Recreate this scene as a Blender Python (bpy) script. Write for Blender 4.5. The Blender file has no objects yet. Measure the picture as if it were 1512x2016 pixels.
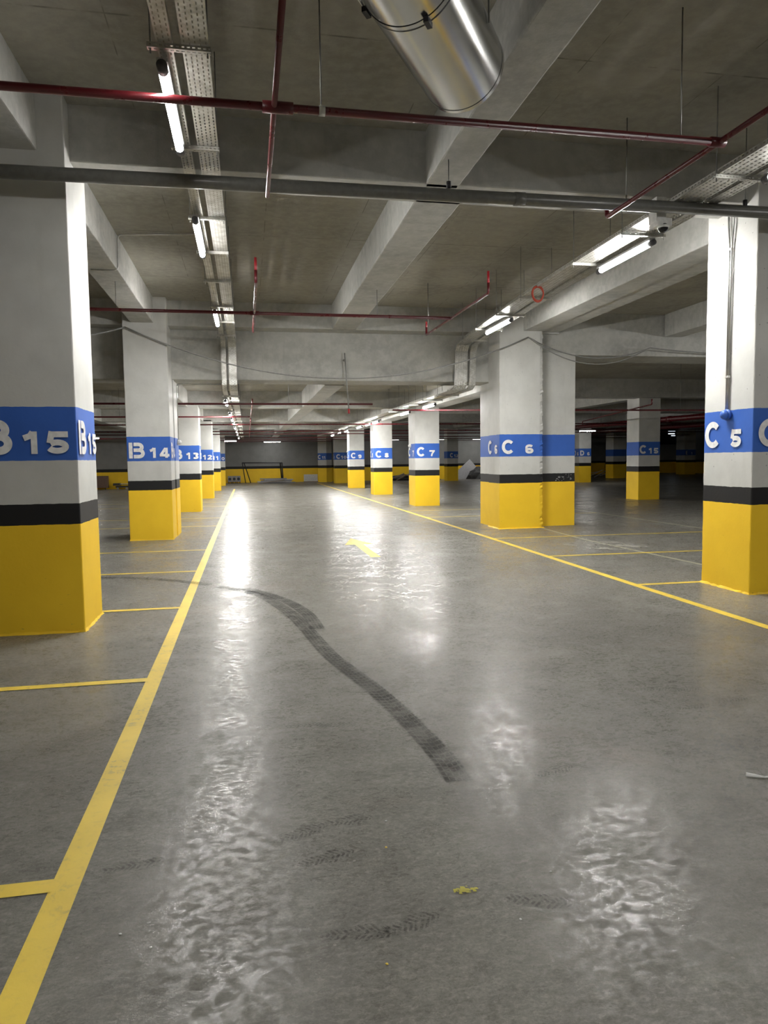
import bpy, bmesh, math, random
from mathutils import Vector, Matrix
random.seed(7)
C = bpy.context.scene.collection

# ---------------------------------------------------------------- camera
CAM_POS = Vector((0, 0, 1.55))
CAM_RIGHT = Vector((0.98220, -0.18784, 0.0))
YAW, PITCH, ROLL, FPX = 0.1887052, 0.0735197, -0.0128452, 1402.187
fwd = Vector((math.sin(YAW)*math.cos(PITCH), math.cos(YAW)*math.cos(PITCH), -math.sin(PITCH)))
rt = Vector((math.cos(YAW), -math.sin(YAW), 0))
up = rt.cross(fwd)
r2 = rt*math.cos(ROLL) + up*math.sin(ROLL)
u2 = up*math.cos(ROLL) - rt*math.sin(ROLL)
cd = bpy.data.cameras.new('camera')
cam = bpy.data.objects.new('camera', cd); C.objects.link(cam)
M = Matrix((r2, u2, -fwd)).transposed().to_4x4(); M.translation = CAM_POS
cam.matrix_world = M
cd.sensor_fit = 'VERTICAL'; cd.sensor_height = 24.0; cd.lens = FPX/2016*24.0
cd.clip_start = 0.05; cd.clip_end = 300
bpy.context.scene.camera = cam

# ---------------------------------------------------------------- world, exposure, lamp power
W = bpy.data.worlds.new('world'); bpy.context.scene.world = W; W.use_nodes = True
W.node_tree.nodes['Background'].inputs[0].default_value = (0.8, 0.85, 0.9, 1)
W.node_tree.nodes['Background'].inputs[1].default_value = 0.0
vs = bpy.context.scene.view_settings
vs.view_transform = 'Standard'; vs.look = 'None'; vs.gamma = 1.0; vs.exposure = 0.4; vs.use_curve_mapping = False
TUBE_POWER = 480.0        # emission strength of every tube lamp
TUBE_COL = (1.0, 0.985, 0.95, 1)

# ---------------------------------------------------------------- node helpers
class NT:
    def __init__(s, name):
        s.m = bpy.data.materials.new(name); s.m.use_nodes = True
        s.t = s.m.node_tree; s.n = s.t.nodes; s.b = s.n['Principled BSDF']
    def new(s, k, **kw):
        x = s.n.new(k)
        for a, v in kw.items(): setattr(x, a, v)
        return x
    def put(s, sock, v):
        if isinstance(v, bpy.types.NodeSocket): s.t.links.new(v, sock)
        elif isinstance(v, (tuple, list)) and len(v) == 3 and sock.type == 'RGBA': sock.default_value = (*v, 1)
        else: sock.default_value = v
    def math(s, op, a, b=0.0, c=None, clamp=False):
        x = s.new('ShaderNodeMath', operation=op, use_clamp=clamp)
        s.put(x.inputs[0], a); s.put(x.inputs[1], b)
        if c is not None: s.put(x.inputs[2], c)
        return x.outputs[0]
    def pos(s):
        g = s.new('ShaderNodeNewGeometry'); return g.outputs['Position']
    def xyz(s, v):
        x = s.new('ShaderNodeSeparateXYZ'); s.put(x.inputs[0], v); return x.outputs
    def scale(s, v, sc):
        x = s.new('ShaderNodeVectorMath', operation='MULTIPLY'); s.put(x.inputs[0], v); x.inputs[1].default_value = sc
        return x.outputs[0]
    def noise(s, v, sc, det=4, rough=.55, dist=0.0):
        x = s.new('ShaderNodeTexNoise'); s.put(x.inputs['Vector'], v)
        x.inputs['Scale'].default_value = sc; x.inputs['Detail'].default_value = det
        x.inputs['Roughness'].default_value = rough; x.inputs['Distortion'].default_value = dist
        return x.outputs['Fac']
    def vor(s, v, sc):
        x = s.new('ShaderNodeTexVoronoi'); s.put(x.inputs['Vector'], v); x.inputs['Scale'].default_value = sc
        return x.outputs['Distance']
    def ramp(s, f, a, b, lo=0.0, hi=1.0):
        x = s.new('ShaderNodeMapRange'); x.clamp = True; x.interpolation_type = 'SMOOTHSTEP'
        s.put(x.inputs[0], f); x.inputs[1].default_value = a; x.inputs[2].default_value = b
        x.inputs[3].default_value = lo; x.inputs[4].default_value = hi
        return x.outputs[0]
    def mix(s, f, a, b):
        x = s.new('ShaderNodeMix', data_type='RGBA')
        s.put(x.inputs[0], f); s.put(x.inputs[6], a); s.put(x.inputs[7], b)
        return x.outputs[2]
    def bump(s, h, st, dist=0.01):
        x = s.new('ShaderNodeBump'); s.put(x.inputs['Height'], h)
        x.inputs['Strength'].default_value = st; x.inputs['Distance'].default_value = dist
        s.t.links.new(x.outputs[0], s.b.inputs['Normal'])
    def out(s, col=None, rough=None, metal=None, spec=None, alpha=None):
        for k, v in (('Base Color', col), ('Roughness', rough), ('Metallic', metal), ('Specular IOR Level', spec), ('Alpha', alpha)):
            if v is not None: s.put(s.b.inputs[k], v)
        return s.m

def flat(name, col, rough=.6, metal=0.0, spec=.5):
    t = NT(name); f = t.noise(t.pos(), 18, 4)
    c = t.mix(t.ramp(f, .35, .7), col, tuple(x*.82 for x in col))
    return t.out(c, rough, metal, spec)

YEL = (0.95, 0.615, 0.028); BLK = (0.012, 0.012, 0.013); GREY = (0.58, 0.58, 0.555); BLU = (0.040, 0.130, 0.50)

def col_mat(name, pitted=0.0, z1=1.0, z2=1.19, blue=True, base=GREY):
    t = NT(name); p = t.pos(); z = t.xyz(p)[2]
    w = t.noise(p, 9, 5); zz = t.math('ADD', z, t.math('MULTIPLY', t.math('SUBTRACT', w, .5), .014))
    g = t.noise(p, 2.2, 6); fine = t.noise(p, 60, 3)
    gcol = t.mix(t.ramp(g, .3, .75), base, tuple(x*.86 for x in base))
    gcol = t.mix(t.ramp(t.noise(t.scale(p, (1, 1, .25)), 5, 5), .55, .75, 0, .35), gcol, tuple(x*.78 for x in base))
    v = t.vor(p, 16); pit = t.math('LESS_THAN', v, .13)
    pit = t.math('MULTIPLY', pit, t.math('GREATER_THAN', t.noise(p, 6, 2), .52))
    if pitted: gcol = t.mix(t.math('MULTIPLY', pit, pitted), gcol, tuple(x*.55 for x in base))
    c = gcol
    if blue:
        b = t.math('MULTIPLY', t.math('GREATER_THAN', zz, 1.58), t.math('LESS_THAN', zz, 2.06))
        c = t.mix(b, c, t.mix(t.ramp(g, .3, .7), BLU, tuple(x*.88 for x in BLU)))
    k = t.math('LESS_THAN', zz, z2); c = t.mix(k, c, BLK)
    y = t.math('LESS_THAN', zz, z1)
    ycol = t.mix(t.ramp(g, .3, .7), YEL, (0.90, 0.57, 0.024))
    scuff = t.math('MULTIPLY', t.math('GREATER_THAN', t.noise(t.scale(p, (6, 6, 14)), 3, 6, .7), .67), t.ramp(z, .0, .9, 1, .2))
    ycol = t.mix(t.math('MULTIPLY', scuff, .55), ycol, (0.22, 0.16, 0.05))
    c = t.mix(y, c, ycol)
    t.bump(t.math('ADD', t.math('MULTIPLY', t.noise(p, 30, 5), .6), t.math('MULTIPLY', t.math('SUBTRACT', 1, pit), .4 if pitted else .1)), .35, .006)
    return t.out(c, .55, 0, .35)

def conc_mat(name, base, seams=0.0, scale=1.0, drips=0.0):
    t = NT(name); p = t.pos()
    a = t.noise(p, 1.1*scale, 6, .6, .4); b = t.noise(p, 9*scale, 6, .6)
    c = t.mix(t.ramp(a, .3, .72), base, tuple(x*.74 for x in base))
    c = t.mix(t.ramp(b, .35, .7, 0, .5), c, tuple(x*1.18 for x in base))
    if seams:
        x, y, z = t.xyz(p)
        def seam(v, step, ph):
            f = t.math('FRACT', t.math('DIVIDE', t.math('ADD', v, ph), step))
            return t.math('LESS_THAN', t.math('ABSOLUTE', t.math('SUBTRACT', f, .5)), .004)
        m = t.math('MAXIMUM', seam(x, 1.25, .3), seam(y, 2.5, .6))
        m = t.math('MULTIPLY', m, t.ramp(t.noise(p, 3, 3), .45, .6))
        c = t.mix(t.math('MULTIPLY', m, seams), c, tuple(v*.45 for v in base))
    if drips:
        q = t.scale(p, (1, 1, .08)); m = t.ramp(t.noise(q, 7, 4), .6, .75, 0, drips)
        c = t.mix(m, c, tuple(v*.6 for v in base))
    t.bump(t.math('ADD', b, t.noise(p, 40, 4)), .25, .006)
    return t.out(c, .8, 0, .25)

def floor_mat():
    t = NT('polished_concrete'); p = t.pos()
    q = t.scale(p, (.75, 1.0, 1))
    a = t.noise(q, .55, 6, .62, .8); b = t.noise(q, 3.0, 8, .68, 1.4); c = t.noise(q, 14, 8, .72, .6)
    d = t.noise(t.scale(p, (1, 2.2, 1)), 9, 8, .78, .8); e = t.noise(p, 90, 3, .6)
    col = t.mix(t.ramp(a, .3, .7), (0.250, 0.242, 0.214), (0.165, 0.157, 0.137))
    col = t.mix(t.ramp(b, .38, .76, 0, .75), col, (0.115, 0.109, 0.093))
    col = t.mix(t.ramp(c, .46, .82, 0, .6), col, (0.32, 0.305, 0.27))
    col = t.mix(t.ramp(d, .48, .80, 0, .5), col, (0.085, 0.08, 0.068))
    warm = t.noise(p, .9, 4, .6, .5)
    col = t.mix(t.ramp(warm, .56, .74, 0, .35), col, (0.24, 0.185, 0.145))
    sm = t.noise(t.scale(p, (.8, 1.3, 1)), 1.7, 7, .72, 1.6)
    col = t.mix(t.ramp(sm, .50, .66, 0, .45), col, (0.105, 0.10, 0.085))
    col = t.mix(t.ramp(sm, .46, .30, 0, .40), col, (0.30, 0.29, 0.26))
    sp = t.math('LESS_THAN', t.vor(p, 9), .055)
    sp = t.math('MULTIPLY', sp, t.math('GREATER_THAN', t.noise(p, 2.5, 2), .5))
    col = t.mix(t.math('MULTIPLY', sp, .5), col, (0.42, 0.40, 0.36))
    # pale scratches in two directions
    for ang, sc in ((.6, 3.0), (-.9, 2.2)):
        mp = t.new('ShaderNodeMapping'); t.put(mp.inputs[0], p); mp.inputs['Rotation'].default_value = (0, 0, ang)
        mp.inputs['Scale'].default_value = (sc*.35, sc*14, 1)
        s = t.ramp(t.noise(mp.outputs[0], 1.6, 3, .6), .68, .76, 0, .45)
        s = t.math('MULTIPLY', s, t.ramp(t.noise(p, 1.3, 3), .45, .62))
        col = t.mix(s, col, (0.34, 0.33, 0.295))
    col = t.mix(t.ramp(e, .42, .68, 0, .35), col, (0.115, 0.11, 0.095))
    g = t.noise(t.scale(p, (1, 1.8, 1)), 30, 9, .85, .4)
    col = t.mix(t.ramp(g, .50, .62, 0, .38), col, (0.36, 0.345, 0.305))
    col = t.mix(t.ramp(g, .50, .38, 0, .40), col, (0.10, 0.096, 0.082))
    pol = t.ramp(t.noise(t.scale(p, (1, 1.4, 1)), 19, 8, .80, .6), .41, .57)
    pol = t.math('MULTIPLY', pol, t.ramp(t.noise(p, 2.2, 4, .6, .5), .34, .62, .6, 1.0))
    pol = t.math('MULTIPLY', pol, t.ramp(t.noise(p, 85, 4, .7), .34, .52, .7, 1.0))
    r = t.math('SUBTRACT', t.ramp(a, .3, .7, .46, .54), t.math('MULTIPLY', pol, .33))
    h = t.math('ADD', t.math('MULTIPLY', e, .5), t.math('MULTIPLY', t.noise(t.scale(p, (1, 1.9, 1)), 48, 6, .8), .6))
    t.bump(h, .35, .0018)
    return t.out(col, r, 0, t.math('ADD', .07, t.math('MULTIPLY', pol, .30)))

def paint_mat(name, col, wear=.5):
    t = NT(name); p = t.pos()
    n = t.noise(p, 20, 7, .7, .5); m = t.noise(p, 2.2, 4)
    c = t.mix(t.ramp(m, .3, .7), col, tuple(x*.85 for x in col))
    f = t.math('MULTIPLY', t.ramp(n, .50, .68), t.ramp(m, .4, .7, .1, wear))
    c = t.mix(f, c, (0.20, 0.185, 0.14))
    t.bump(t.noise(p, 14, 6, .7), .25, .006)
    return t.out(c, .42, 0, .5)

def tray_mat(name, rows, pitch=.05):
    t = NT(name); uv = t.new('ShaderNodeUVMap').outputs[0]; u, v, _ = t.xyz(uv)
    fu = t.math('FRACT', t.math('MULTIPLY', u, rows)); row = t.math('FLOOR', t.math('MULTIPLY', u, rows))
    fv = t.math('FRACT', t.math('ADD', t.math('DIVIDE', v, pitch), t.math('MULTIPLY', row, .5)))
    a = t.math('LESS_THAN', t.math('ABSOLUTE', t.math('SUBTRACT', fu, .5)), .13)
    b = t.math('LESS_THAN', t.math('ABSOLUTE', t.math('SUBTRACT', fv, .5)), .27)
    hole = t.math('MULTIPLY', a, b)
    n = t.noise(t.pos(), 12, 4)
    c = t.mix(t.ramp(n, .3, .7), (0.60, 0.60, 0.57), (0.42, 0.41, 0.37))
    t.m.use_transparent_shadow = True
    return t.out(c, .42, .75, .5, t.math('SUBTRACT', 1, hole))

def metal(name, col, rough, metal=1.0, noise=8):
    t = NT(name); n = t.noise(t.pos(), noise, 5, .6)
    c = t.mix(t.ramp(n, .3, .7), col, tuple(x*.8 for x in col))
    return t.out(c, t.ramp(n, .3, .7, rough*.85, rough*1.25), metal, .5)

def tyre_mat():
    t = NT('tyre_rubber_mark'); uv = t.new('ShaderNodeUVMap').outputs[0]; u, v, _ = t.xyz(uv)
    fv = t.math('FRACT', t.math('ADD', t.math('DIVIDE', v, .055), t.math('MULTIPLY', t.math('ABSOLUTE', t.math('SUBTRACT', u, .5)), 1.2)))
    bl = t.math('GREATER_THAN', fv, .35)
    fu = t.math('FRACT', t.math('MULTIPLY', u, 5)); gr = t.math('GREATER_THAN', fu, .22)
    tread = t.math('ADD', .35, t.math('MULTIPLY', t.math('MULTIPLY', bl, gr), .65))
    edge = t.ramp(t.math('ABSOLUTE', t.math('SUBTRACT', u, .5)), .38, .5, 1, 0)
    n = t.ramp(t.noise(t.pos(), 5, 6, .7), .35, .60, .25, .95)
    a = t.math('MULTIPLY', t.math('MULTIPLY', t.math('MULTIPLY', tread, edge), n), .72)
    return t.out((0.03, 0.029, 0.026), .7, 0, .12, a)

M_COL = col_mat('banded_column_paint'); M_COLP = col_mat('banded_column_paint_pitted', 1.0)
M_COLN = col_mat('banded_column_paint_rough', .5)
M_WALL = col_mat('banded_wall_paint', 0, 1.0, 1.18, False, (0.22, 0.22, 0.215))
M_SLAB = conc_mat('raw_slab_concrete', (0.34, 0.325, 0.28), .8)
M_BEAM = conc_mat('painted_beam_concrete', (0.46, 0.46, 0.435), 0, 1.0, .35)
M_FLOOR = floor_mat()
M_YLINE = paint_mat('yellow_floor_paint', (0.88, 0.64, 0.085), .6)
M_PALE = paint_mat('pale_floor_paint', (0.46, 0.44, 0.32), .9)
M_WHITE = flat('white_stencil_paint', (0.82, 0.82, 0.82), .5)
M_RED = metal('red_pipe_paint', (0.105, 0.009, 0.013), .30, .0)
M_REDL = metal('bright_red_fitting', (0.38, 0.02, 0.03), .35, .0)
M_GPIPE = flat('grey_plastic_pipe', (0.13, 0.13, 0.118), .32)
M_GALV = metal('galvanised_steel', (0.62, 0.62, 0.60), .38)
M_ROD = metal('threaded_rod_steel', (0.30, 0.30, 0.29), .45)
M_DARKMET = metal('dark_steel', (0.05, 0.05, 0.055), .5, .6)
M_TRAYW = tray_mat('perforated_tray_wide', 5); M_TRAYN = tray_mat('perforated_tray_narrow', 3)
M_STRUT = tray_mat('perforated_strut', 1, .032)
M_CAP = flat('lamp_end_cap_plastic', (0.10, 0.10, 0.11), .4)
M_HOUS = flat('lamp_housing_plastic', (0.55, 0.55, 0.55), .5)
M_WPL = flat('white_plastic', (0.75, 0.75, 0.73), .4)
M_BPL = flat('blue_painted_plastic', BLU, .45)
M_CABLE = flat('grey_cable_sheath', (0.26, 0.26, 0.25), .5)
M_ORANGE = flat('orange_red_cable', (0.62, 0.09, 0.05), .45)
M_BLACKGL = flat('black_glass', (0.01, 0.01, 0.012), .08)
M_CARD = flat('brown_cardboard', (0.16, 0.10, 0.075), .8)
M_WOOD = flat('weathered_timber', (0.30, 0.23, 0.15), .8)
M_BOARD = flat('grey_board', (0.30, 0.30, 0.32), .7)
M_SHEET = flat('pale_grey_sheet', (0.50, 0.50, 0.52), .6)
M_DARK = flat('dark_debris', (0.05, 0.05, 0.05), .8)
M_VOID = flat('black_steel_and_doorway_dark', (0.008, 0.008, 0.010), .6)
M_TYRE = tyre_mat()
def lamp_mat(k=1.0):
    # the diodes face down: the lower half of the tube glows strongest
    t = NT('lamp_tube_glow'); t.b.inputs['Emission Color'].default_value = TUBE_COL
    nz = t.xyz(t.new('ShaderNodeNewGeometry').outputs['Normal'])[2]
    t.put(t.b.inputs['Emission Strength'], t.math('MULTIPLY', t.ramp(nz, -1.0, .10, 1.12, .035), TUBE_POWER*k))
    return t.out((0.9, 0.9, 0.9), .4)
M_LAMP = lamp_mat(); M_LAMP_WEAK = lamp_mat(.24); M_LAMP_REAR_FILL = lamp_mat(1.2); M_LAMP_FAR = lamp_mat(.22)   # the two nearest tubes burn weaker
def duct_mat():
    t = NT('bright_sheet_metal'); p = t.pos(); n = t.noise(t.scale(p, (1, .5, 1)), 2.5, 4, .5, .3)
    c = t.mix(t.ramp(n, .3, .7), (0.56, 0.56, 0.55), (0.50, 0.50, 0.485))
    t.bump(t.noise(p, 1.3, 1), .06, .02)
    return t.out(c, t.ramp(t.noise(p, 3, 3), .3, .7, .20, .25), 1.0)
M_DUCT = duct_mat()

# ---------------------------------------------------------------- mesh helpers
def link(name, bm, mat, parent=None, smooth=False):
    me = bpy.data.meshes.new(name); bm.normal_update(); bm.to_mesh(me); bm.free()
    me.materials.append(mat)
    if smooth:
        for f in me.polygons: f.use_smooth = True
    o = bpy.data.objects.new(name, me); C.objects.link(o)
    if parent:
        o.parent = parent; o.matrix_parent_inverse = parent.matrix_world.inverted()
    return o
def tag(o, label, cat, group=None, kind=None):
    o['label'] = label
    if cat: o['category'] = cat
    if group: o['group'] = group
    if kind: o['kind'] = kind
    return o
def thing(name, label, cat, loc=(0, 0, 0), group=None):
    o = bpy.data.objects.new(name, None); C.objects.link(o); o.location = loc; o.empty_display_size = .1
    o.matrix_world = Matrix.Translation(loc)
    return tag(o, label, cat, group)
def structure(name):
    o = bpy.data.objects.new(name, None); C.objects.link(o); o['kind'] = 'structure'; return o

def quad(bm, a, b, c, d): bm.faces.new([bm.verts.new(v) for v in (a, b, c, d)])
def box(bm, x0, x1, y0, y1, z0, z1, bevel=0.0):
    vs_ = [bm.verts.new((x, y, z)) for x in (x0, x1) for y in (y0, y1) for z in (z0, z1)]
    fs = [bm.faces.new([vs_[i] for i in f]) for f in ((0, 1, 3, 2), (4, 6, 7, 5), (0, 4, 5, 1), (2, 3, 7, 6), (0, 2, 6, 4), (1, 5, 7, 3))]
    if bevel:
        es = list({e for f in fs for e in f.edges})
        bmesh.ops.bevel(bm, geom=es, offset=bevel, segments=2, affect='EDGES', profile=.6)
    return bm
def obox(bm, c, ax, ay, az, hx, hy, hz):
    c = Vector(c); ax, ay, az = Vector(ax), Vector(ay), Vector(az)
    v = [bm.verts.new(c + ax*sx*hx + ay*sy*hy + az*sz*hz) for sx in (-1, 1) for sy in (-1, 1) for sz in (-1, 1)]
    for f in ((0, 1, 3, 2), (4, 6, 7, 5), (0, 4, 5, 1), (2, 3, 7, 6), (0, 2, 6, 4), (1, 5, 7, 3)): bm.faces.new([v[i] for i in f])
    return bm
def ring_prism(bm, pts, axis, a0, a1, step, amp, amps=None):
    """rough cast-concrete bar: polygon pts (2D) swept along an axis, corners chipped at random"""
    n = max(2, int(abs(a1-a0)/step)+1); rings = []
    for i in range(n):
        a = a0 + (a1-a0)*i/(n-1); ring = []; P = []
        for k, q in enumerate(pts):
            q = Vector(q); pv = Vector(pts[k-1]); nx = Vector(pts[(k+1) % len(pts)]); am = amps[k] if amps else amp
            e = am*2.2+.004; P += [(q+(pv-q).normalized()*e, 0), (q, am), (q+(nx-q).normalized()*e, 0)]
        for (u, v), am in P:
            du = dv = 0.0
            if am:
                c = Vector((sum(p[0] for p in pts), sum(p[1] for p in pts)))/len(pts); k2 = random.uniform(0, am)+.0015
                du = math.copysign(k2, c.x-u); dv = math.copysign(random.uniform(0, am)+.0015, c.y-v)
            if axis == 'z': co = (u+du, v+dv, a)
            elif axis == 'x': co = (a, u+du, v+dv)
            else: co = (u+du, a, v+dv)
            ring.append(bm.verts.new(co))
        rings.append(ring)
    m = len(pts)*3
    for r0, r1 in zip(rings, rings[1:]):
        for k in range(m): bm.faces.new((r0[k], r0[(k+1) % m], r1[(k+1) % m], r1[k]))
    bm.faces.new(rings[0][::-1]); bm.faces.new(rings[-1])
    bmesh.ops.recalc_face_normals(bm, faces=bm.faces)
    return bm
def tube(bm, pts, r, seg=12, cap=True, closed=False):
    pts = [Vector(p) for p in pts]; rings = []; n = len(pts); prev = None
    for i, p in enumerate(pts):
        if closed: d = (pts[(i+1) % n]-pts[i-1]).normalized()
        elif i == 0: d = (pts[1]-pts[0]).normalized()
        elif i == n-1: d = (pts[-1]-pts[-2]).normalized()
        else: d = ((pts[i+1]-p).normalized()+(p-pts[i-1]).normalized()).normalized()
        if prev is None:
            a = Vector((0, 0, 1)) if abs(d.z) < .9 else Vector((1, 0, 0)); s = d.cross(a).normalized()
        else: s = (prev - d*prev.dot(d)).normalized()
        prev = s; t_ = d.cross(s)
        rr = r[i] if isinstance(r, (list, tuple)) else r
        rings.append([bm.verts.new(p + (s*math.cos(2*math.pi*k/seg)+t_*math.sin(2*math.pi*k/seg))*rr) for k in range(seg)])
    rng = range(n) if closed else range(n-1)
    for i in rng:
        r0, r1 = rings[i], rings[(i+1) % n]
        for k in range(seg): bm.faces.new((r0[k], r0[(k+1) % seg], r1[(k+1) % seg], r1[k]))
    if cap and not closed: bm.faces.new(rings[0][::-1]); bm.faces.new(rings[-1])
    bmesh.ops.recalc_face_normals(bm, faces=bm.faces)
    return bm
def bend(pts, r=.05, k=5):
    pts = [Vector(p) for p in pts]; out = [pts[0]]
    for a, b, c in zip(pts, pts[1:], pts[2:]):
        d0 = (a-b).normalized(); d1 = (c-b).normalized(); rr = min(r, (a-b).length*.45, (c-b).length*.45)
        p0, p1 = b+d0*rr, b+d1*rr
        for i in range(k+1):
            t = i/k; out.append(p0*(1-t)**2 + b*2*t*(1-t) + p1*t*t)
    return out + [pts[-1]]
def T(*pts, r=.01, seg=10): return tube(bmesh.new(), pts, r, seg)
def strip(name, pts, w, mat, z=0.002, parent=None):
    """flat painted strip on the floor with UVs (u across, v along)"""
    bm = bmesh.new(); uvl = bm.loops.layers.uv.new('UVMap'); P = [Vector((*p[:2], z)) for p in pts]; L = 0; rows = []
    for i, p in enumerate(P):
        d = (P[min(i+1, len(P)-1)]-P[max(i-1, 0)]).normalized(); s = Vector((-d.y, d.x, 0))
        if i: L += (P[i]-P[i-1]).length
        rows.append((bm.verts.new(p - s*w/2), bm.verts.new(p + s*w/2), L))
    for a, b in zip(rows, rows[1:]):
        f = bm.faces.new((a[0], b[0], b[1], a[1]))
        for l, uv in zip(f.loops, ((0, a[2]), (0, b[2]), (1, b[2]), (1, a[2]))): l[uvl].uv = uv
    bmesh.ops.recalc_face_normals(bm, faces=bm.faces)
    for f in bm.faces:
        if f.normal.z < 0: f.normal_flip()
    return link(name, bm, mat, parent)

# ---------------------------------------------------------------- stencilled lettering
def arc(cx, cy, rx, ry, a0, a1, n=14):
    return [(cx+rx*math.cos(math.radians(a0+(a1-a0)*i/n)), cy+ry*math.sin(math.radians(a0+(a1-a0)*i/n))) for i in range(n+1)]
def glyph(ch, w, h, t, stencil=False):
    k = t/2; g = t*.28 if stencil else 0
    if ch == 'B':
        x0 = t+g; rt_, rb = h*.25-k/2, h*.25-k/2+.0
        m = h*.52
        def bowl(ya, yb, xr):
            r = (yb-ya)/2; cx = xr-k-r
            return [(x0, yb)] + arc(max(cx, x0), (ya+yb)/2, min(r*1.15, xr-k-x0), r, 90, -90) + [(x0, ya)]
        return [[(k, 0), (k, h)], bowl(m, h-k, w*.94), bowl(k, m, w)]
    if ch == 'C': return [arc(w/2, h/2, w/2-k, h/2-k, 42, 318, 26)]
    if ch == 'D': return [[(k, 0), (k, h)], [(t+g, h-k)]+arc(w*.42, h/2, w*.58-k, h/2-k, 90, -90, 18)+[(t+g, k)]]
    if ch == 'E': return [[(k, 0), (k, h)], [(t+g, h-k), (w, h-k)], [(t+g, h/2), (w*.92, h/2)], [(t+g, k), (w, k)]]
    if ch == '1': return [[(w*.62, 0), (w*.62, h)], [(w*.05, h*.70), (w*.40, h*.80), (w*.56, h*.97)]]
    if ch == '2': return [arc(w/2, h*.70, w/2-k, h*.30-k, 165, -30, 14)+[(w*.30, h*.26), (k*1.2, k*1.6)], [(0, k), (w, k)]]
    if ch == '3': return [arc(w/2-.002, h*.74, w/2-k, h*.26-k, 150, -90, 12), arc(w/2-.002, h*.29, w/2-k, h*.29-k, 90, -150, 12)]
    if ch == '4': return [[(w*.70, 0), (w*.70, h)], [(w*.62, h*.95), (k, h*.30)], [(0, h*.26), (w, h*.26)]]
    if ch == '5': return [[(w*.95, h-k), (w*.22, h-k)], [(w*.27, h), (w*.16, h*.48)], arc(w/2-.004, h*.32, w/2-k, h*.32-k, 140, -160, 18)]
    if ch == '6': return [arc(w/2, h*.31, w/2-k, h*.31-k, 0, 360, 20), arc(w/2, h*.66, w/2-k, h*.34-k, 28, 180, 12)+[(k, h*.31)]]
    if ch == '7': return [[(0, h-k), (w, h-k)], [(w*.90, h*.9), (w*.52, h*.45), (w*.38, 0)]]
    if ch == '8': return [arc(w/2, h*.74, w*.45-k, h*.26-k, 0, 360, 18), arc(w/2, h*.28, w/2-k, h*.28-k, 0, 360, 20)]
    if ch == '9': return [arc(w/2, h*.69, w/2-k, h*.31-k, 0, 360, 20), arc(w/2, h*.34, w/2-k, h*.34-k, -152, 0, 12)+[(w-k, h*.69)]]
    if ch == '0': return [arc(w/2, h/2, w/2-k, h/2-k, 0, 360, 24)]
    return []
def stroke(bm, line, t, O, U, N, n=None):
    ps = [Vector(p) for p in line]; V = Vector((0, 0, 1)); rows = []
    closed = (ps[0]-ps[-1]).length < 1e-5
    for i, p in enumerate(ps):
        a = ps[i-1] if i > 0 else (ps[-2] if closed else p); b = ps[i+1] if i < len(ps)-1 else (ps[1] if closed else p)
        d = (b-a).normalized() if (b-a).length > 1e-9 else Vector((1, 0)); s = Vector((-d.y, d.x))
        rows.append([O + U*(p.x+s.x*q*t/2) + V*(p.y+s.y*q*t/2) + N for q in (-1, 1)])
    for (a, b), (c, d) in zip(rows, rows[1:]): quad(bm, a, b, d, c)
def lettering(parent, text, O, U, N, width, letter_at=.05, dig=None, name='painted_number', stencil=False, s=1.0, mat=None):
    """letter 0.31 m tall, digits 0.20 m tall, on the plane through O with run direction U and outward normal N"""
    O, U, N = Vector(O), Vector(U).normalized(), Vector(N).normalized()*.003
    L, D = text[0], text[1:]; bm = bmesh.new(); z0 = 1.635
    lw = .29*s if L != 'E' else .22*s
    for i, st in enumerate(glyph(L, lw, .31, .070*min(1, s+.1), stencil)): stroke(bm, st, .070*min(1, s+.1), O+U*(letter_at*width)+Vector((0, 0, z0)), U, N*(1+.25*i))
    dw = .178*s
    if dig is None: dig = (.58,) if len(D) == 1 else (.52, .745)
    for ch, at in zip(D, dig):
        w = dw*(.8 if ch == '1' else 1.05)
        for i, st in enumerate(glyph(ch, w, .20, .053*min(1, s+.1), stencil)): stroke(bm, st, .053*min(1, s+.1), O+U*(at*width)+Vector((0, 0, z0+.005)), U, N*(1+.25*i))
    # face the paint outward
    bm.normal_update()
    for f in bm.faces:
        if f.normal.dot(N) < 0: f.normal_flip()
    return link(name, bm, mat or M_WHITE, parent)

# ================================================================ setting
XL, XR, YB, YF, YJ = -12.0, 39.0, -10.0, 52.6, 15.55
ZA, BA = 4.78, 4.28      # high part: slab, beam soffit
ZB, BB = 3.74, 3.24      # low part
ZC, BC = 4.24, 3.62      # low part, right of the C beam
bm = bmesh.new(); quad(bm, (XL, YB, 0), (XR, YB, 0), (XR, 60, 0), (XL, 60, 0))
fl = link('floor', bm, M_FLOOR); fl['kind'] = 'structure'

ceil = structure('ceiling')
link('slab', box(bmesh.new(), XL, XR, YB, YJ+.1, ZA, ZA+.3), M_SLAB, ceil)
link('slab', box(bmesh.new(), XL, 6.15, 16.2, 60, ZB, ZB+.25), M_SLAB, ceil)
link('slab', box(bmesh.new(), 6.15, XR, 16.2, 60, ZC, ZC+.25), M_SLAB, ceil)
def beam(axis, a0, a1, u0, u1, z0, z1, mat=M_BEAM, amp=.004, step=.18):
    return link('beam', ring_prism(bmesh.new(), [(u0, z0), (u1, z0), (u1, z1), (u0, z1)], axis, a0, a1, step, amp), mat, ceil)
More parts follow.
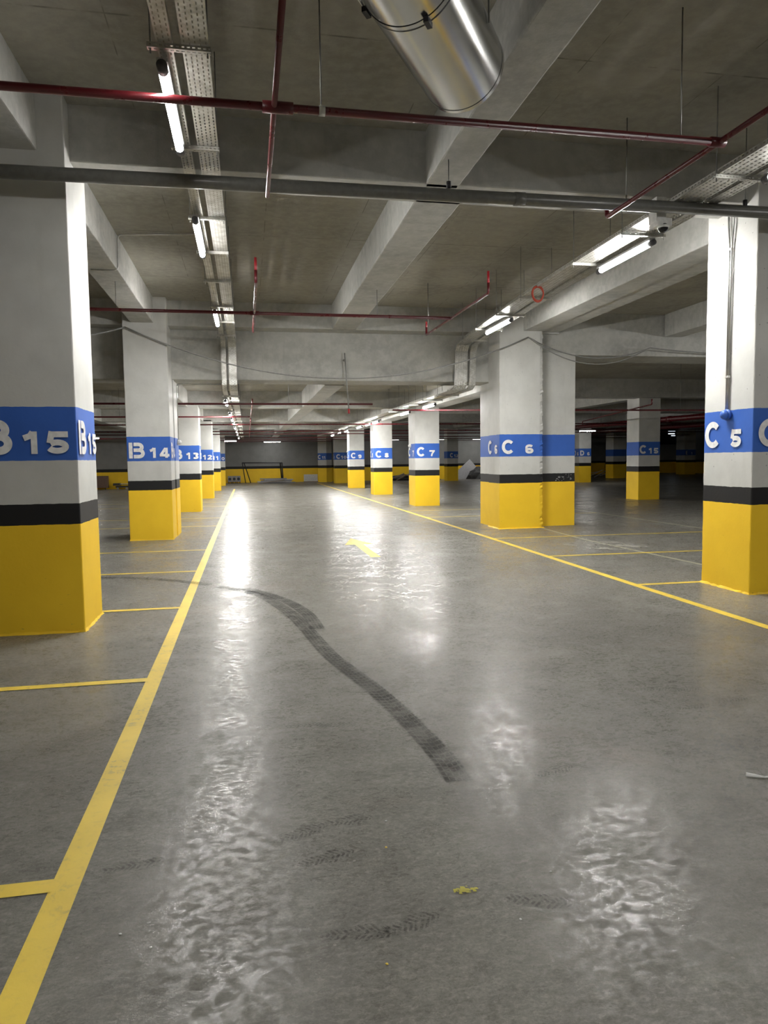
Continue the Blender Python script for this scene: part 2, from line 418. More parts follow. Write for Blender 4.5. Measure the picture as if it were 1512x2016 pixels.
# beams across the aisle, high part
beam('x', XL, XR, 7.08, 7.60, BA, ZA+.05)
beam('x', XL, XR, -.95, -.40, BA, ZA+.05)
beam('x', XL, XR, -8.8, -8.25, BA, ZA+.05)
beam('x', XL, 6.9, 15.05, 15.50, BA, ZA+.05)
beam('x', XL, 6.42, 15.50, 16.28, 3.26, ZA+.2, amp=.005)
beam('x', 6.42, XR, 15.15, 16.28, 3.84, ZA+.2, amp=.003)
# beams along the aisle, high part
for y0, y1 in ((-.45, 7.15), (7.55, 15.1)):
    beam('y', y0, y1, -2.16, -1.73, BA, ZA+.05)
    beam('y', y0, y1, 1.82, 2.17 if y0 < 0 else 2.33, BA, ZA+.05, amp=.006)
    beam('y', y0, y1, 5.93, 6.40, BA, ZA+.05, amp=.005)
    beam('y', y0, y1, 6.425, 6.88, BA+.035, ZA+.05, amp=.012, step=.07)
    beam('y', y0, y1, 9.50, 9.95, BA, ZA+.05)
    beam('y', y0, y1, 13.8, 14.3, BA, ZA+.05)
    beam('y', y0, y1, -6.2, -5.8, BA, ZA+.05)
beam('y', -8.3, -.9, -2.16, -1.73, BA, ZA+.05); beam('y', -8.3, -.9, 5.93, 6.88, BA, ZA+.05)
# low part
rows_b = [(22.95, 23.55), (31.0, 31.6), (38.9, 39.5), (46.9, 47.5)]
for y0, y1 in rows_b:
    beam('x', XL, 6.4, y0, y1, BB, ZB+.05, step=.4)
    beam('x', 6.4, XR, y0, y1, BC-.02, ZC+.05, step=.6)
ys = [16.25, 22.97, 31.02, 38.92, 46.92, 59]
for a, b in zip(ys, ys[1:]):
    beam('y', a+(.55 if a > 17 else 0), b, -2.16, -1.75, BB, ZB+.05, step=.5)
    beam('y', a+(.55 if a > 17 else 0), b, 1.77, 2.22, BB, ZB+.05, step=.5)
    beam('y', a+(.55 if a > 17 else 0), b, 5.85, 6.45, BB, ZC+.05, step=.5)
    if a > 17: beam('y', a+.55, b, 13.8, 14.3, BC, ZC+.05, step=.7)
    beam('y', a+(.55 if a > 17 else 0), b, 22.0, 22.5, BC, ZC+.05, step=.9)
    beam('y', a+(.55 if a > 17 else 0), b, -6.2, -5.8, BB, ZB+.05, step=.9)

def wall(name, x0, x1, y0, y1, z1=4.4):
    o = link(name, box(bmesh.new(), x0, x1, y0, y1, 0, z1), M_WALL); o['kind'] = 'structure'; return o
wall('wall_left', XL-.3, XL, YB, 45, 5.1)
wall('wall_back', -4.0, 19.2, YF, YF+.3)
wall('wall_back', XL, -3.7, 44.7, 45.0)
wall('wall_back', -4.0, -3.7, 45.0, YF+.3)
wall('wall_back', 19.2, 19.5, YF, 60)
wall('wall_back', 19.2, XR, 59.6, 60)
wall('wall_right', XR, XR+.3, YB, 60, 5.1)
wall('wall_front', XL, XR, YB-.3, YB, 5.1)
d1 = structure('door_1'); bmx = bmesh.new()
link('doorway_dark', box(bmx, 31.8, 33.3, 59.40, 59.62, 0, 2.75), M_VOID, d1)  # solid black box stands in for the darkness inside the doorway
w1 = structure('window_1')
link('window_frame', box(bmesh.new(), 36.3, 38.9, 59.45, 59.62, 2.6, 4.1), M_VOID, w1)
M_PANE_GLOW = NT('pane_glow_strip'); M_PANE_GLOW.b.inputs['Emission Color'].default_value = (.8, .9, 1, 1); M_PANE_GLOW.b.inputs['Emission Strength'].default_value = 1.2; M_PANE_GLOW = M_PANE_GLOW.out((.6, .7, .8), .4)  # glowing strips imitate the lights that show in the dark pane
for x0, x1, z in ((38.05, 38.6, 3.98), (37.9, 38.6, 3.74), (37.9, 38.55, 3.53), (38.2, 38.6, 3.36), (36.45, 36.9, 3.74), (36.45, 36.8, 3.5)):
    link('pane_glow_strip', box(bmesh.new(), x0, x1, 59.39, 59.41, z, z+.07), M_PANE_GLOW, w1)
bmx = bmesh.new(); box(bmx, 36.4, 38.8, 59.42, 59.455, 2.68, 4.05); link('pane', bmx, M_BLACKGL, w1)

# ================================================================ columns
def column(label, x0, x1, y0, y1, z1, mat=M_COL, amp=.004, amps=None, step=.06):
    t = thing('column', label, 'column', ((x0+x1)/2, (y0+y1)/2, 0))
    link('shaft', ring_prism(bmesh.new(), [(x0, y0), (x1, y0), (x1, y1), (x0, y1)], 'z', 0, z1, step, amp, amps), mat, t)
    return t
def base_lip(t, x0, x1, y0, y1, w=.02):
    """ragged mortar lip painted yellow where the column meets the floor"""
    bm = bmesh.new(); P = []
    for a, b in (((x0, y0), (x1, y0)), ((x1, y0), (x1, y1)), ((x1, y1), (x0, y1)), ((x0, y1), (x0, y0))):
        for i in range(14): P.append((a[0]+(b[0]-a[0])*i/14, a[1]+(b[1]-a[1])*i/14))
    cx, cy = (x0+x1)/2, (y0+y1)/2; o = []; inn = []
    for x, y in P:
        k = random.uniform(.2, 1)*w; dx = math.copysign(k, x-cx) if abs(abs(x-cx)-(x1-x0)/2) < 1e-6 else random.uniform(-.004, .004)
        dy = math.copysign(k, y-cy) if abs(abs(y-cy)-(y1-y0)/2) < 1e-6 else random.uniform(-.004, .004)
        o.append(bm.verts.new((x+dx, y+dy, .0005))); inn.append(bm.verts.new((x, y, random.uniform(.012, .03))))
    n = len(P)
    for i in range(n): bm.faces.new((o[i], o[(i+1) % n], inn[(i+1) % n], inn[i]))
    bmesh.ops.recalc_face_normals(bm, faces=bm.faces)
    return link('base_lip', bm, M_COL, t)
def front(t, txt, x0, x1, y0, **k): return lettering(t, txt, (x0, y0, 0), (1, 0, 0), (0, -1, 0), x1-x0, **k)
def lface(t, txt, x0, y0, y1, **k): return lettering(t, txt, (x0, y1, 0), (0, -1, 0), (-1, 0, 0), y1-y0, **k)
def rface(t, txt, x1, y0, y1, **k): return lettering(t, txt, (x1, y0, 0), (0, 1, 0), (1, 0, 0), y1-y0, **k)

t = column('big grey and yellow column with blue band reading B 15 at left edge', -2.42, -1.505, 6.88, 7.68, ZA, M_COL, .003)
front(t, 'B15', -2.42, -1.505, 6.872, letter_at=.065, dig=(.505, .715), s=1.06); rface(t, 'B15', -1.497, 6.88, 7.68, stencil=True, letter_at=.05, s=.95)
base_lip(t, -2.42, -1.505, 6.88, 7.68)
t = column('grey and yellow column with blue band reading B 14', -2.32, -1.485, 14.78, 15.50, ZA, M_COL, .003)
front(t, 'B14', -2.32, -1.485, 14.772, stencil=True, letter_at=.05); rface(t, 'B14', -1.477, 14.78, 15.50, stencil=True, letter_at=.05, s=.85)
base_lip(t, -2.32, -1.485, 14.78, 15.50, .012)
column('second column standing tight behind the one reading B 14', -2.32, -1.465, 15.54, 16.28, 3.3, M_COL, .003)
def bcol(n, x0, x1, y0):
    t = column({13: 'third column of the left row, just beyond the doubled one', 12: 'fourth column of the left row, blue band showing only 12', 11: 'fifth column of the left row, second farthest on that side', 10: 'farthest column of the left row, against the back wall'}[n], x0, x1, y0, y0+.78, 3.3, M_COL, .003, step=.15)
    s = {13: 'B13', 12: 'B12', 11: 'B11', 10: 'B10'}[n]
    front(t, s, x0, x1, y0-.008, letter_at=.02); rface(t, s, x1+.008, y0, y0+.78, s=.9, letter_at=.05)
bcol(13, -2.27, -1.44, 22.85); bcol(12, -2.25, -1.42, 31.0); bcol(11, -2.23, -1.40, 38.9); bcol(10, -2.2, -1.38, 46.8)

t = column('grey and yellow column with blue band reading C 5 at right edge', 5.435, 6.30, 6.92, 7.77, ZA, M_COLP, .004)
front(t, 'C5', 5.435, 6.30, 6.912, letter_at=.07); lface(t, 'C5', 5.427, 6.92, 7.77, letter_at=.04, dig=(.58,))
base_lip(t, 5.435, 6.30, 6.92, 7.77, .03)
t = column('thick grey and yellow column with blue band reading C 6', 5.385, 6.40, 14.75, 15.47, ZA, M_COLN, .005, [.004, .040, .020, .004], .045)
front(t, 'C6', 5.385, 6.40, 14.735, letter_at=.045, dig=(.575,), s=1.02); lface(t, 'C6', 5.375, 14.75, 15.47, letter_at=.02, dig=(.62,), s=.9)
base_lip(t, 5.385, 6.40, 14.75, 15.47, .05)
t = column('plain banded column attached behind the left side of the one reading C 6', 5.46, 6.35, 15.52, 16.28, 3.3, M_COLN, .004)
t = column('set-back banded column right of the one reading C 6', 6.43, 7.32, 15.12, 16.2, 3.88, M_COLN, .004)
bm = bmesh.new()
for i in range(26):
    x = random.uniform(6.85, 7.24); z = random.uniform(1.03, 1.15)+(.02 if x > 7 else -.01); s = random.uniform(.006, .018)
    quad(bm, (x-s, 15.108, z-s*.4), (x+s, 15.108, z-s*.3), (x+s*.7, 15.108, z+s*.5), (x-s*.6, 15.108, z+s*.4))
link('chipped_paint', bm, flat('bare_plaster', (.5, .5, .48), .8), t)
t = column('grey and yellow column with blue band reading C 7', 5.44, 6.27, 22.9, 23.85, 3.3, M_COL, .003, step=.1)
front(t, 'C7', 5.44, 6.27, 22.892, letter_at=.07); lface(t, 'C7', 5.432, 22.9, 23.85, letter_at=.02, dig=(.66,))
for n, y0, z in ((8, 31.0, 3.3), (9, 38.85, 3.3), (10, 47.6, 3.3)):
    xs = {8: (5.49, 6.33), 9: (5.53, 6.36), 10: (5.78, 6.62)}[n]
    t = column({8: 'column right behind the one with the white dome box, reading C 8', 9: 'third farthest column on the right side of the aisle, reading C 9', 10: 'narrow far column just right of the turned one, reading C 10'}[n], xs[0], xs[1], y0, y0+.85, z, M_COL, .003, step=.2)
    front(t, 'C%d' % n, xs[0], xs[1], y0-.008, letter_at=.10 if n < 10 else .12, dig=None if n < 10 else (.5, .72))
    lface(t, 'C%d' % n, xs[0]-.008, y0, y0+.85, letter_at=.05)
# column C 11 stands turned towards the aisle
t = thing('column', 'dim column turned at an angle reading C 11 beside the back wall', 'column', (5.6, 51.4, 0))
a = math.radians(-38); U = Vector((math.cos(a), math.sin(a), 0)); V2 = Vector((-U.y, U.x, 0)); corner = Vector((5.56, 50.7, 0))
cc = corner - U*.36 + V2*.36; cc.z = 1.75
link('shaft', obox(bmesh.new(), cc, U, V2, (0, 0, 1), .36, .36, 1.75), M_COL, t)
lettering(t, 'C11', corner - U*.72 - V2*.008, U, -V2, .72, letter_at=.02, dig=(.50, .72), s=.9)
def rcol(label, x0, x1, y0, y1, txt=None, z=BC+.05, **k):
    t = column(label, x0, x1, y0, y1, z, M_COL, .003, step=.2)
    if txt: front(t, txt, x0, x1, y0-.008, **k)
    return t
t = rcol('banded column reading C 15 between the ones reading C 6 and C 5', 13.67, 14.50, 23.22, 24.05, 'C15', letter_at=.03, dig=(.46, .69))
t = rcol('dim banded column reading C 12 before the rubbish heap at back wall', 13.75, 14.55, 48.2, 49.0, 'C12', letter_at=.25, dig=(.62, .80), s=.85)
t = rcol('dim banded column reading D 6 just right of the thick C 6 column', 19.83, 20.62, 40.4, 41.3, 'D6', letter_at=.08, dig=(.66,), s=.9)
lface(t, 'D6', 19.822, 40.4, 41.3, letter_at=.3, dig=(.75,), s=.8)
t = rcol('dark unlettered banded column just left of the one reading C 15', 25.8, 26.8, 47.2, 48.3)
t = rcol('dim banded column with faint E 1 near the right column edge', 35.6, 36.6, 53.4, 54.6, 'E1', letter_at=.1, dig=(.6,), s=.7)

# ================================================================ floor markings
def stripe(label, pts, w=.10, mat=M_YLINE, group=None, z=.002):
    return tag(strip('painted_line', pts, w, mat, z), label, 'floor marking', group)
stripe('long yellow line along the left side of the aisle', [(-.70, -2), (-.695, 5), (-.70, 12), (-.715, 26), (-.73, 41)], .105)
stripe('long yellow line along the right side of the aisle', [(4.56, -2), (4.565, 7.8), (4.61, 13), (4.65, 25), (4.70, 49)], .105)
lb = [(2.70, 'yellow bay line nearest the camera, left of the aisle'),
      (5.22, 'second nearest yellow bay line left of the aisle'),
      (7.78, 'yellow bay line ending at the far corner of column B 15'),
      (10.36, 'yellow bay line halfway between the two nearest left columns'),
      (12.84, 'yellow bay line ending just in front of the doubled left column'),
      (17.62, 'yellow bay line starting right behind the doubled left column'), (20.1, 'thin yellow bay line in front of the third left column'),
      (25.4, 'thin yellow bay line behind the third left column'), (28.0, 'farthest thin yellow bay line on the left side')]
for y, l in lb: stripe(l, [(-6.0, y+(.03 if y < 9 else .10)), (-.74, y)], .085, z=.0035)
for y, l in ((5.30, 'nearest yellow bay line right of the aisle, off the frame edge'), (7.79, 'yellow bay line ending at the foot of column C 5'), (10.42, 'yellow bay line in the open gap between the two big right columns'),
             (13.03, 'yellow bay line passing close before the thick right column'), (18.35, 'yellow bay line showing left of the thick right column, behind it'), (20.8, 'farthest thin yellow bay line right of the aisle')):
    if y > 6: stripe(l, [(4.6, y), (9.5, y-.05 if y < 9 else y-.1)], .085, z=.0035)
stripe('pale line along the back of the right bays', [(9.48, 8), (9.5, 22)], .07, M_PALE)
stripe('pale joint strip in the floor running back to column C 6', [(6.36, 8.2), (6.28, 10), (6.2, 12.4), (6.33, 14.6)], .07, M_PALE)
# direction arrow
bm = bmesh.new()
vs2 = [bm.verts.new((x, y, .002)) for x, y in ((1.90, 11.1), (2.06, 11.1), (2.06, 12.85), (2.25, 12.85), (1.975, 13.9), (1.72, 12.85), (1.90, 12.85))]
bm.faces.new(vs2); bmesh.ops.recalc_face_normals(bm, faces=bm.faces)
for f in bm.faces:
    if f.normal.z < 0: f.normal_flip()
bmesh.ops.triangulate(bm, faces=bm.faces)
tag(link('painted_arrow', bm, M_YLINE), 'yellow arrow painted on the aisle floor', 'floor marking')
# tyre marks
def dense(pts, n=8):
    P = [Vector((*p, 0)) for p in pts]; out = []
    for i in range(len(P)-1):
        p0, p1, p2, p3 = P[max(i-1, 0)], P[i], P[i+1], P[min(i+2, len(P)-1)]
        for k in range(n):
            t = k/n; out.append(.5*((2*p1)+(p2-p0)*t+(2*p0-5*p1+4*p2-p3)*t*t+(3*p1-p0-3*p2+p3)*t**3))
    return [p[:] for p in out]+[P[-1][:]]
tag(strip('tyre_mark', dense([(-.39, 9.0), (.069, 8.361), (.344, 7.418), (.488, 6.568), (.61, 5.562), (.80, 4.67), (.897, 4.068), (.958, 3.493), (.963, 3.192)]), .15, M_TYRE, .0045),
    'long dark curving tyre mark down the middle of the aisle', 'tyre mark')
tag(strip('tyre_mark', dense([(-.05, 8.75), (.20, 8.30), (.42, 7.75), (.56, 7.1), (.60, 6.45)]), .15, M_TYRE, .0055),
    'short tyre mark curving beside the start of the long one', 'tyre mark')
tag(strip('tyre_mark', dense([(-3.2, 10.3), (-1.96, 10.1), (-1.42, 9.9), (-.97, 9.6), (-.50, 9.15)]), .16, M_TYRE, .0045),
    'faint tyre mark crossing the left bay past column B 15', 'tyre mark')
def plaster_mat():
    t = NT('spilt_plaster_dust'); n = t.noise(t.pos(), 3.5, 8, .7, .8)
    return t.out((.48, .46, .40), .8, 0, .1, t.ramp(n, .46, .62, 0, .75))
bm = bmesh.new(); f = bm.faces.new([bm.verts.new((6.1+math.cos(a*.5236)*(.62+.2*math.sin(3*a)), 11.5+math.sin(a*.5236)*(.7+.15*math.cos(2*a)), .0022)) for a in range(12)])
tag(link('plaster_spill', bm, plaster_mat()), 'pale patch of spilt plaster dust right of the aisle before the thick column', 'spill')
# shoe prints
def shoe_mat():
    t = NT('dusty_shoe_print'); uv = t.new('ShaderNodeUVMap').outputs[0]; u, v, _ = t.xyz(uv)
    k = t.math('ABSOLUTE', t.math('SUBTRACT', t.math('FRACT', t.math('ADD', t.math('MULTIPLY', v, 11), t.math('MULTIPLY', t.math('ABSOLUTE', t.math('SUBTRACT', u, .5)), 3))), .5))
    a = t.math('MULTIPLY', t.ramp(k, .12, .3), t.ramp(t.noise(t.pos(), 45, 5, .7), .40, .60, 0, .45))
    return t.out((0.03, 0.028, 0.025), .7, 0, .15, a)
M_SHOE = shoe_mat()
SHOES = [(0.375, 2.94, 0.1), (0.961, 2.245, -0.3), (0.489, 2.214, 0.3), (0.262, 2.672, 0.25), (-0.472, 2.776, 0.15), (0.175, 2.877, 0.4), (0.317, 2.209, -0.1), (2.669, 3.868, 0.1), (2.827, 4.181, 0.05), (2.616, 4.231, -0.05), (2.98, 3.93, 0.1), (0.292, 4.096, 0.1), (0.467, 4.056, -0.2), (1.452, 3.209, 0.3)]
def shoe(x, y, a, k=.85):
    bm = bmesh.new(); uvl = bm.loops.layers.uv.new('UVMap'); U = Vector((math.cos(a), math.sin(a))); V = Vector((-U.y, U.x)); n = 22; vs_ = []; uvs = []
    for i in range(n):
        t_ = 2*math.pi*i/n; v = math.cos(t_)*.5; w = math.sin(t_)*(.5 if v > -.05 else .40)*(1-.22*math.exp(-((v+.12)/.1)**2))
        vs_.append(bm.verts.new((x+U.x*v*.28*k+V.x*w*.105*k, y+U.y*v*.28*k+V.y*w*.105*k, .0028))); uvs.append((w+.5, v+.5))
    f = bm.faces.new(vs_)
    for l, uv in zip(f.loops, uvs): l[uvl].uv = uv
    bm.normal_update()
    if f.normal.z < 0: f.normal_flip()
    tag(link('shoe_print', bm, M_SHOE), 'faint dark shoe print on the aisle floor', 'shoe print', 'shoe prints scattered over the aisle floor')
for x, y, a in SHOES: shoe(x, y, a)
bm = bmesh.new()
for i in range(40):
    x, y = .72+random.gauss(0, .016), 2.355+random.gauss(0, .010); s = random.uniform(.002, .008)
    z = .002+i*.00012; quad(bm, (x-s, y-s*.6, z), (x+s, y-s, z), (x+s*.8, y+s*.7, z), (x-s*.7, y+s, z))
tag(link('paint_splash', bm, paint_mat('spilt_yellow_paint', (.55, .50, .05), .2)), 'small yellow-green paint splash on the near floor', 'paint splash')
tag(link('paper_scrap', tube(bmesh.new(), [(2.33, 2.955, .008), (2.40, 2.915, .006), (2.50, 2.905, .008), (2.60, 2.90, .006)], [.012, .005, .005, .004], 6), M_WPL), 'thin white scrap lying on the floor at the right edge', 'litter')
for i, (x, y, l) in enumerate([(-.451, 2.366, 'white crumb nearest the left yellow line'), (-.343, 2.276, 'white crumb lower left, second from the yellow line'),
        (.546, 2.903, 'white crumb beyond the yellow-green splash, farthest of its cluster'), (.506, 2.698, 'small yellowish crumb left of the yellow-green splash'),
        (.382, 2.048, 'yellow crumb nearest the camera'), (1.077, 2.403, 'white crumb right of the yellow-green splash'),
        (.863, 2.165, 'white crumb before the yellow-green splash')]):
    bm = bmesh.new(); bmesh.ops.create_icosphere(bm, subdivisions=1, radius=.0045)
    for v in bm.verts: v.co = Vector((v.co.x*random.uniform(.8, 1.6), v.co.y*random.uniform(.8, 1.3), v.co.z*.6+.0027)) + Vector((x, y, 0))
    tag(link('crumb', bm, M_YLINE if 'yellow' in l.split(' crumb')[0] else M_WPL), l, 'crumb')

# ================================================================ cable trays
def RX(y, z=9):
    """the right trays drift sideways as they near the deep joint beam"""
    T_ = [(-20, 0), (8, 0), (10.6, .06), (13.7, .25), (15.3, .43), (15.5, .25), (90, .25)]
    for (a, u), (b, v) in zip(T_, T_[1:]):
        if a <= y <= b: return u+(v-u)*(y-a)/(b-a)
    return 0
def tray_run(name, label, path, x0, x1, mat, side=.045, drift=False):
    """path: (y, z) points; U-shaped perforated tray"""
    bm = bmesh.new(); uvl = bm.loops.layers.uv.new('UVMap'); L = 0; rings = []
    prof = [(x0, 1), (x0, 0), (x1, 0), (x1, 1)]; us = [-side/(x1-x0), 0, 1, 1+side/(x1-x0)]
    for i, (y, z) in enumerate(path):
        a = Vector(path[max(i-1, 0)]); b = Vector(path[min(i+1, len(path)-1)]); d = (b-a).normalized(); n = Vector((-d.y, d.x))
        if i: L += (Vector(path[i])-Vector(path[i-1])).length
        dx = RX(y) if drift else 0
        rings.append(([bm.verts.new((x+dx, y+n.x*s*side, z+n.y*s*side)) for x, s in prof], L))
    for (r0, l0), (r1, l1) in zip(rings, rings[1:]):
        for k in range(3):
            f = bm.faces.new((r0[k], r1[k], r1[k+1], r0[k+1]))
            for l, uv in zip(f.loops, ((us[k], l0), (us[k], l1), (us[k+1], l1), (us[k+1], l0))): l[uvl].uv = uv
    return tag(link('cable_tray', bm, mat), label, 'cable tray')
def lpath(z0, z1, yj, y1, y0=-8.0):
    p = [(y0, z0)]; y = y0
    while y < yj-.7: y += 1.5; p.append((min(y, yj-.12), z0))
    p += [(yj-.1, z0), (yj-.05, z0-.03), (yj, z0-.12), (yj+.01, (z0+z1)/2), (yj+.02, z1+.12), (yj+.07, z1+.03), (yj+.16, z1)]
    y = yj+.16
    while y < y1: y += 3; p.append((y, z1))
    return p
tray_run('a', 'narrow perforated cable tray left of the wide one over the left side', lpath(4.05, 3.03, 15.38, 48), -.468, -.374, M_TRAYN)
tray_run('b', 'wide perforated cable tray over the left side of the aisle', lpath(4.05, 3.03, 15.38, 48), -.320, -.160, M_TRAYW)
tray_run('c', 'wide perforated cable tray over the right side of the aisle', lpath(4.03, 3.05, 15.32, 44), 4.16, 4.44, M_TRAYW, drift=True)
tray_run('d', 'narrow perforated cable tray right of the wide one over the right side', lpath(4.03, 3.05, 15.32, 44), 4.50, 4.64, M_TRAYN, drift=True)

def soffit(y):
    if y < 7.05 or 7.62 < y < 15.0: return ZA
    if y < 15.5: return BA
    for a, b in rows_b:
        if a-.05 < y < b+.05: return BB
    return ZB
def bracket(label, xa, xb, y, z, group, rods=True):
    t = thing('tray_bracket', label, 'bracket', (xa, y, z), group)
    bm = bmesh.new(); uvl = bm.loops.layers.uv.new('UVMap'); w, h = .040, .030
    sec = [(-w/2, h), (-w/2, 0), (w/2, 0), (w/2, h)]
    for (ya, za), (yb, zb) in zip(sec, sec[1:]):
        f = bm.faces.new([bm.verts.new(v) for v in ((xa, y+ya, z+za-h), (xb, y+ya, z+za-h), (xb, y+yb, z+zb-h), (xa, y+yb, z+zb-h))])
        for l, uv in zip(f.loops, ((0, 0), (0, xb-xa), (1, xb-xa), (1, 0))): l[uvl].uv = uv
    link('channel', bm, M_STRUT, t)
    for x in (xa+.018, xb-.018):
        link('threaded_rod', T((x, y, z-.06), (x, y, soffit(y)), r=.005, seg=6), M_ROD, t)
    return t
YLA = [(4.62, 'bracket over the near end of the nearest left lamp'), (6.02, 'bracket just before the grey pipe, left trays'), (7.68, 'bracket at the near end of the second left lamp'),
       (8.90, 'bracket at the far end of the second left lamp'), (10.28, 'left tray bracket between the second and third left lamps'), (11.9, 'bracket at the near end of the third left lamp'),
       (13.2, 'bracket at the far end of the third left lamp'), (14.6, 'left tray bracket just above where the trays drop'), (2.3, None)]
for y, l in YLA:
    if l: bracket(l, -.52, -.15, y, 4.045, None)
YRA = [(5.83, 'right tray bracket before the grey pipe'), (7.45, 'bracket at the near end of the right lamp nearest column C 5'), (8.68, 'bracket at the far end of the right lamp nearest column C 5'),
       (10.58, 'right tray bracket holding the orange cable coil'), (11.9, 'bracket at the near end of the right lamp beside column C 6'), (13.25, 'bracket at the far end of the right lamp beside column C 6'),
       (14.5, 'right tray bracket just above where the trays drop')]
for y, l in YRA: bracket(l, 4.13+RX(y), 4.67+RX(y), y, 4.025, None)
for y in (15.9, 17.0, 18.0, 20.9, 22.2, 26.0, 28.0, 30.0, 36.0, 42.0):
    bracket('small bracket hanging under the far left trays', -.52, -.13, y+.6, 3.025, 'brackets under the far left trays')
for y in (16.2, 17.6, 19.2, 20.5, 22.0, 26.9, 28.5, 31.0, 34.2, 38.0):
    bracket('small bracket hanging under the far right trays', 4.38, 4.92, y, 3.045, 'brackets under the far right trays')

# ================================================================ lamps
def lamp(label, x, y0, y1, z, group=None, axis='y', hang=0, glow=None):
    t = thing('tube_lamp', label, 'lamp', (x, y0, z), group)
    def P(a, b, c): return (x+b, a, z+c) if axis == 'y' else (a, x+b, z+c)   # a along, b across, c up
    def cyl(a0, a1, r, c=0, seg=14): return tube(bmesh.new(), [P(a0, 0, c), P(a1, 0, c)], r, seg)
    link('glowing_tube', cyl(y0+.05, y1-.05, .030), glow or M_LAMP, t, True)
    link('end_cap', cyl(y0-.03, y0+.05, .033), M_CAP, t, True)
    link('end_cap', cyl(y1-.05, y1+.03, .033), M_CAP, t, True)
    bm = bmesh.new(); a, b, c = P((y0+y1)/2, 0, .043)
    h = (y1-y0)/2
    if axis == 'y': box(bm, a-.035, a+.035, b-h, b+h, c-.010, c+.012)
    else: box(bm, a-h, a+h, b-.035, b+.035, c-.010, c+.012)
    link('housing', bm, M_HOUS, t)
    if hang:
        for s in (y0+.15, y1-.15):
            link('hanging_rod', T(P(s, 0, .05), P(s, 0, hang), r=.004, seg=6), M_ROD, t)
    return t
# the red pipe passes below these, the tray brackets above them
lamp('nearest tube lamp beside the left cable trays', -.445, 4.70, 5.90, 3.955, glow=M_LAMP_WEAK)
lamp('second tube lamp from the camera beside the left cable trays', -.445, 7.52, 8.78, 3.955)
lamp('third tube lamp along the left trays, behind the second red pipe', -.445, 11.95, 13.15, 3.955)
lamp('tube lamp cut off by the right edge of the frame', 4.50, 4.35, 5.64, 3.94, glow=M_LAMP_WEAK)
lamp('long tube lamp beside the right trays left of column C 5', 4.52, 7.45, 8.68, 3.93)
lamp('tube lamp beside the right trays just above column C 6', 4.56, 11.9, 13.22, 3.93)
for y in (16.95, 21.3, 23.9, 26.3, 29.9, 33.5, 37.2, 43.0): lamp('small distant tube lamp in the left lamp row', -.45, y, y+1.25, 2.945, 'distant lamps of the left row')
for y in (17.75, 20.65, 25.7, 27.3, 29.6, 33.6, 36.2, 39.2): lamp('small distant tube lamp in the right lamp row', 4.75, y, y+1.25, 2.935, 'distant lamps of the right row')
lamp('crosswise lamp seen between columns B 15 and B 14', 40.8, -9.0, -7.75, 2.90, None, 'x', .84, M_LAMP_FAR)
lamp('crosswise lamp just right of column B 10', 48.3, -1.85, -.6, 2.90, None, 'x', .84, M_LAMP_FAR)
lamp('crosswise lamp in front of the middle of the back wall', 50.9, 1.15, 2.40, 2.90, None, 'x', .84, M_LAMP_FAR)
lamp('crosswise lamp between columns C 6 and C 12', 50.8, 16.4, 18.3, 2.93, None, 'x', 1.31, M_LAMP_FAR)
lamp('crosswise lamp just left of column C 12', 50.8, 13.2, 14.6, 2.93, None, 'x', 1.31, M_LAMP_FAR)
lamp('crosswise lamp showing right of column C 8', 50.8, 9.9, 10.9, 2.93, None, 'x', 1.31, M_LAMP_FAR)
lamp('bright crosswise lamp above column D 6', 38.5, 18.85, 19.95, 3.05, None, 'x', 1.19, M_LAMP_WEAK)
# two unseen lamps added behind the camera to brighten the near floor
lamp('unseen tube lamp added behind the camera in line with the left row', -.445, -2.6, -1.35, 3.955, glow=M_LAMP_REAR_FILL)
lamp('unseen tube lamp added behind the camera in line with the right row', 4.52, -2.6, -1.35, 3.93, glow=M_LAMP_REAR_FILL)

for y in (3.4, 8.2, 12.2): lamp('tube lamp of the next row, beyond the right edge of the frame', 12.4, y, y+1.25, 3.93, 'lamps of the row right of the frame')

# ================================================================ pipes
def pipe(name, label, cat, parts, mat, extra=(), loc=None):
    t = thing(name, label, cat, loc or parts[0][1][0])
    for nm, pts, r in parts: link(nm, tube(bmesh.new(), pts, r, 12), mat, t, True)
    for nm, pts, r, m in extra: link(nm, tube(bmesh.new(), pts, r, 8), m, t, True)
    return t
zp = 3.86
def hang(x, y, z, top): return ('hanger_rod', [(x, y, z), (x, y, top)], .005, M_ROD)
YA = 4.89
t = pipe('sprinkler_pipe', 'nearest dark red pipe crossing the whole view under the trays', 'pipe',
     [('main_pipe', [(-9, YA, zp), (3.515, YA, zp)], .027),
      ('branch_pipe', bend([(.236, 2.2, zp), (.236, 6.52, zp), (.236, 6.52, zp+.10)], .05), .019),
      ('branch_pipe', bend([(3.515, 2.4, zp), (3.48, 6.54, zp), (3.48, 6.54, zp+.12)], .04), .021),
      ('coupling', [(.16, YA, zp), (.36, YA, zp)], .038), ('coupling', [(3.42, YA, zp), (3.54, YA, zp)], .035)], M_RED,
     [hang(.545, YA, zp, ZA), hang(3.18, YA, zp, ZA), hang(-3.4, YA, zp, ZA),
      ('sprinkler_head', [(.236, 6.52, zp+.10), (.236, 6.52, zp+.16)], .012, M_GALV), ('sprinkler_head', [(3.48, 6.54, zp+.12), (3.48, 6.54, zp+.17)], .012, M_REDL),
      ('hanger_ring', [(.53, YA, zp), (.57, YA, zp)], .034, M_WPL)], (0, YA, zp))
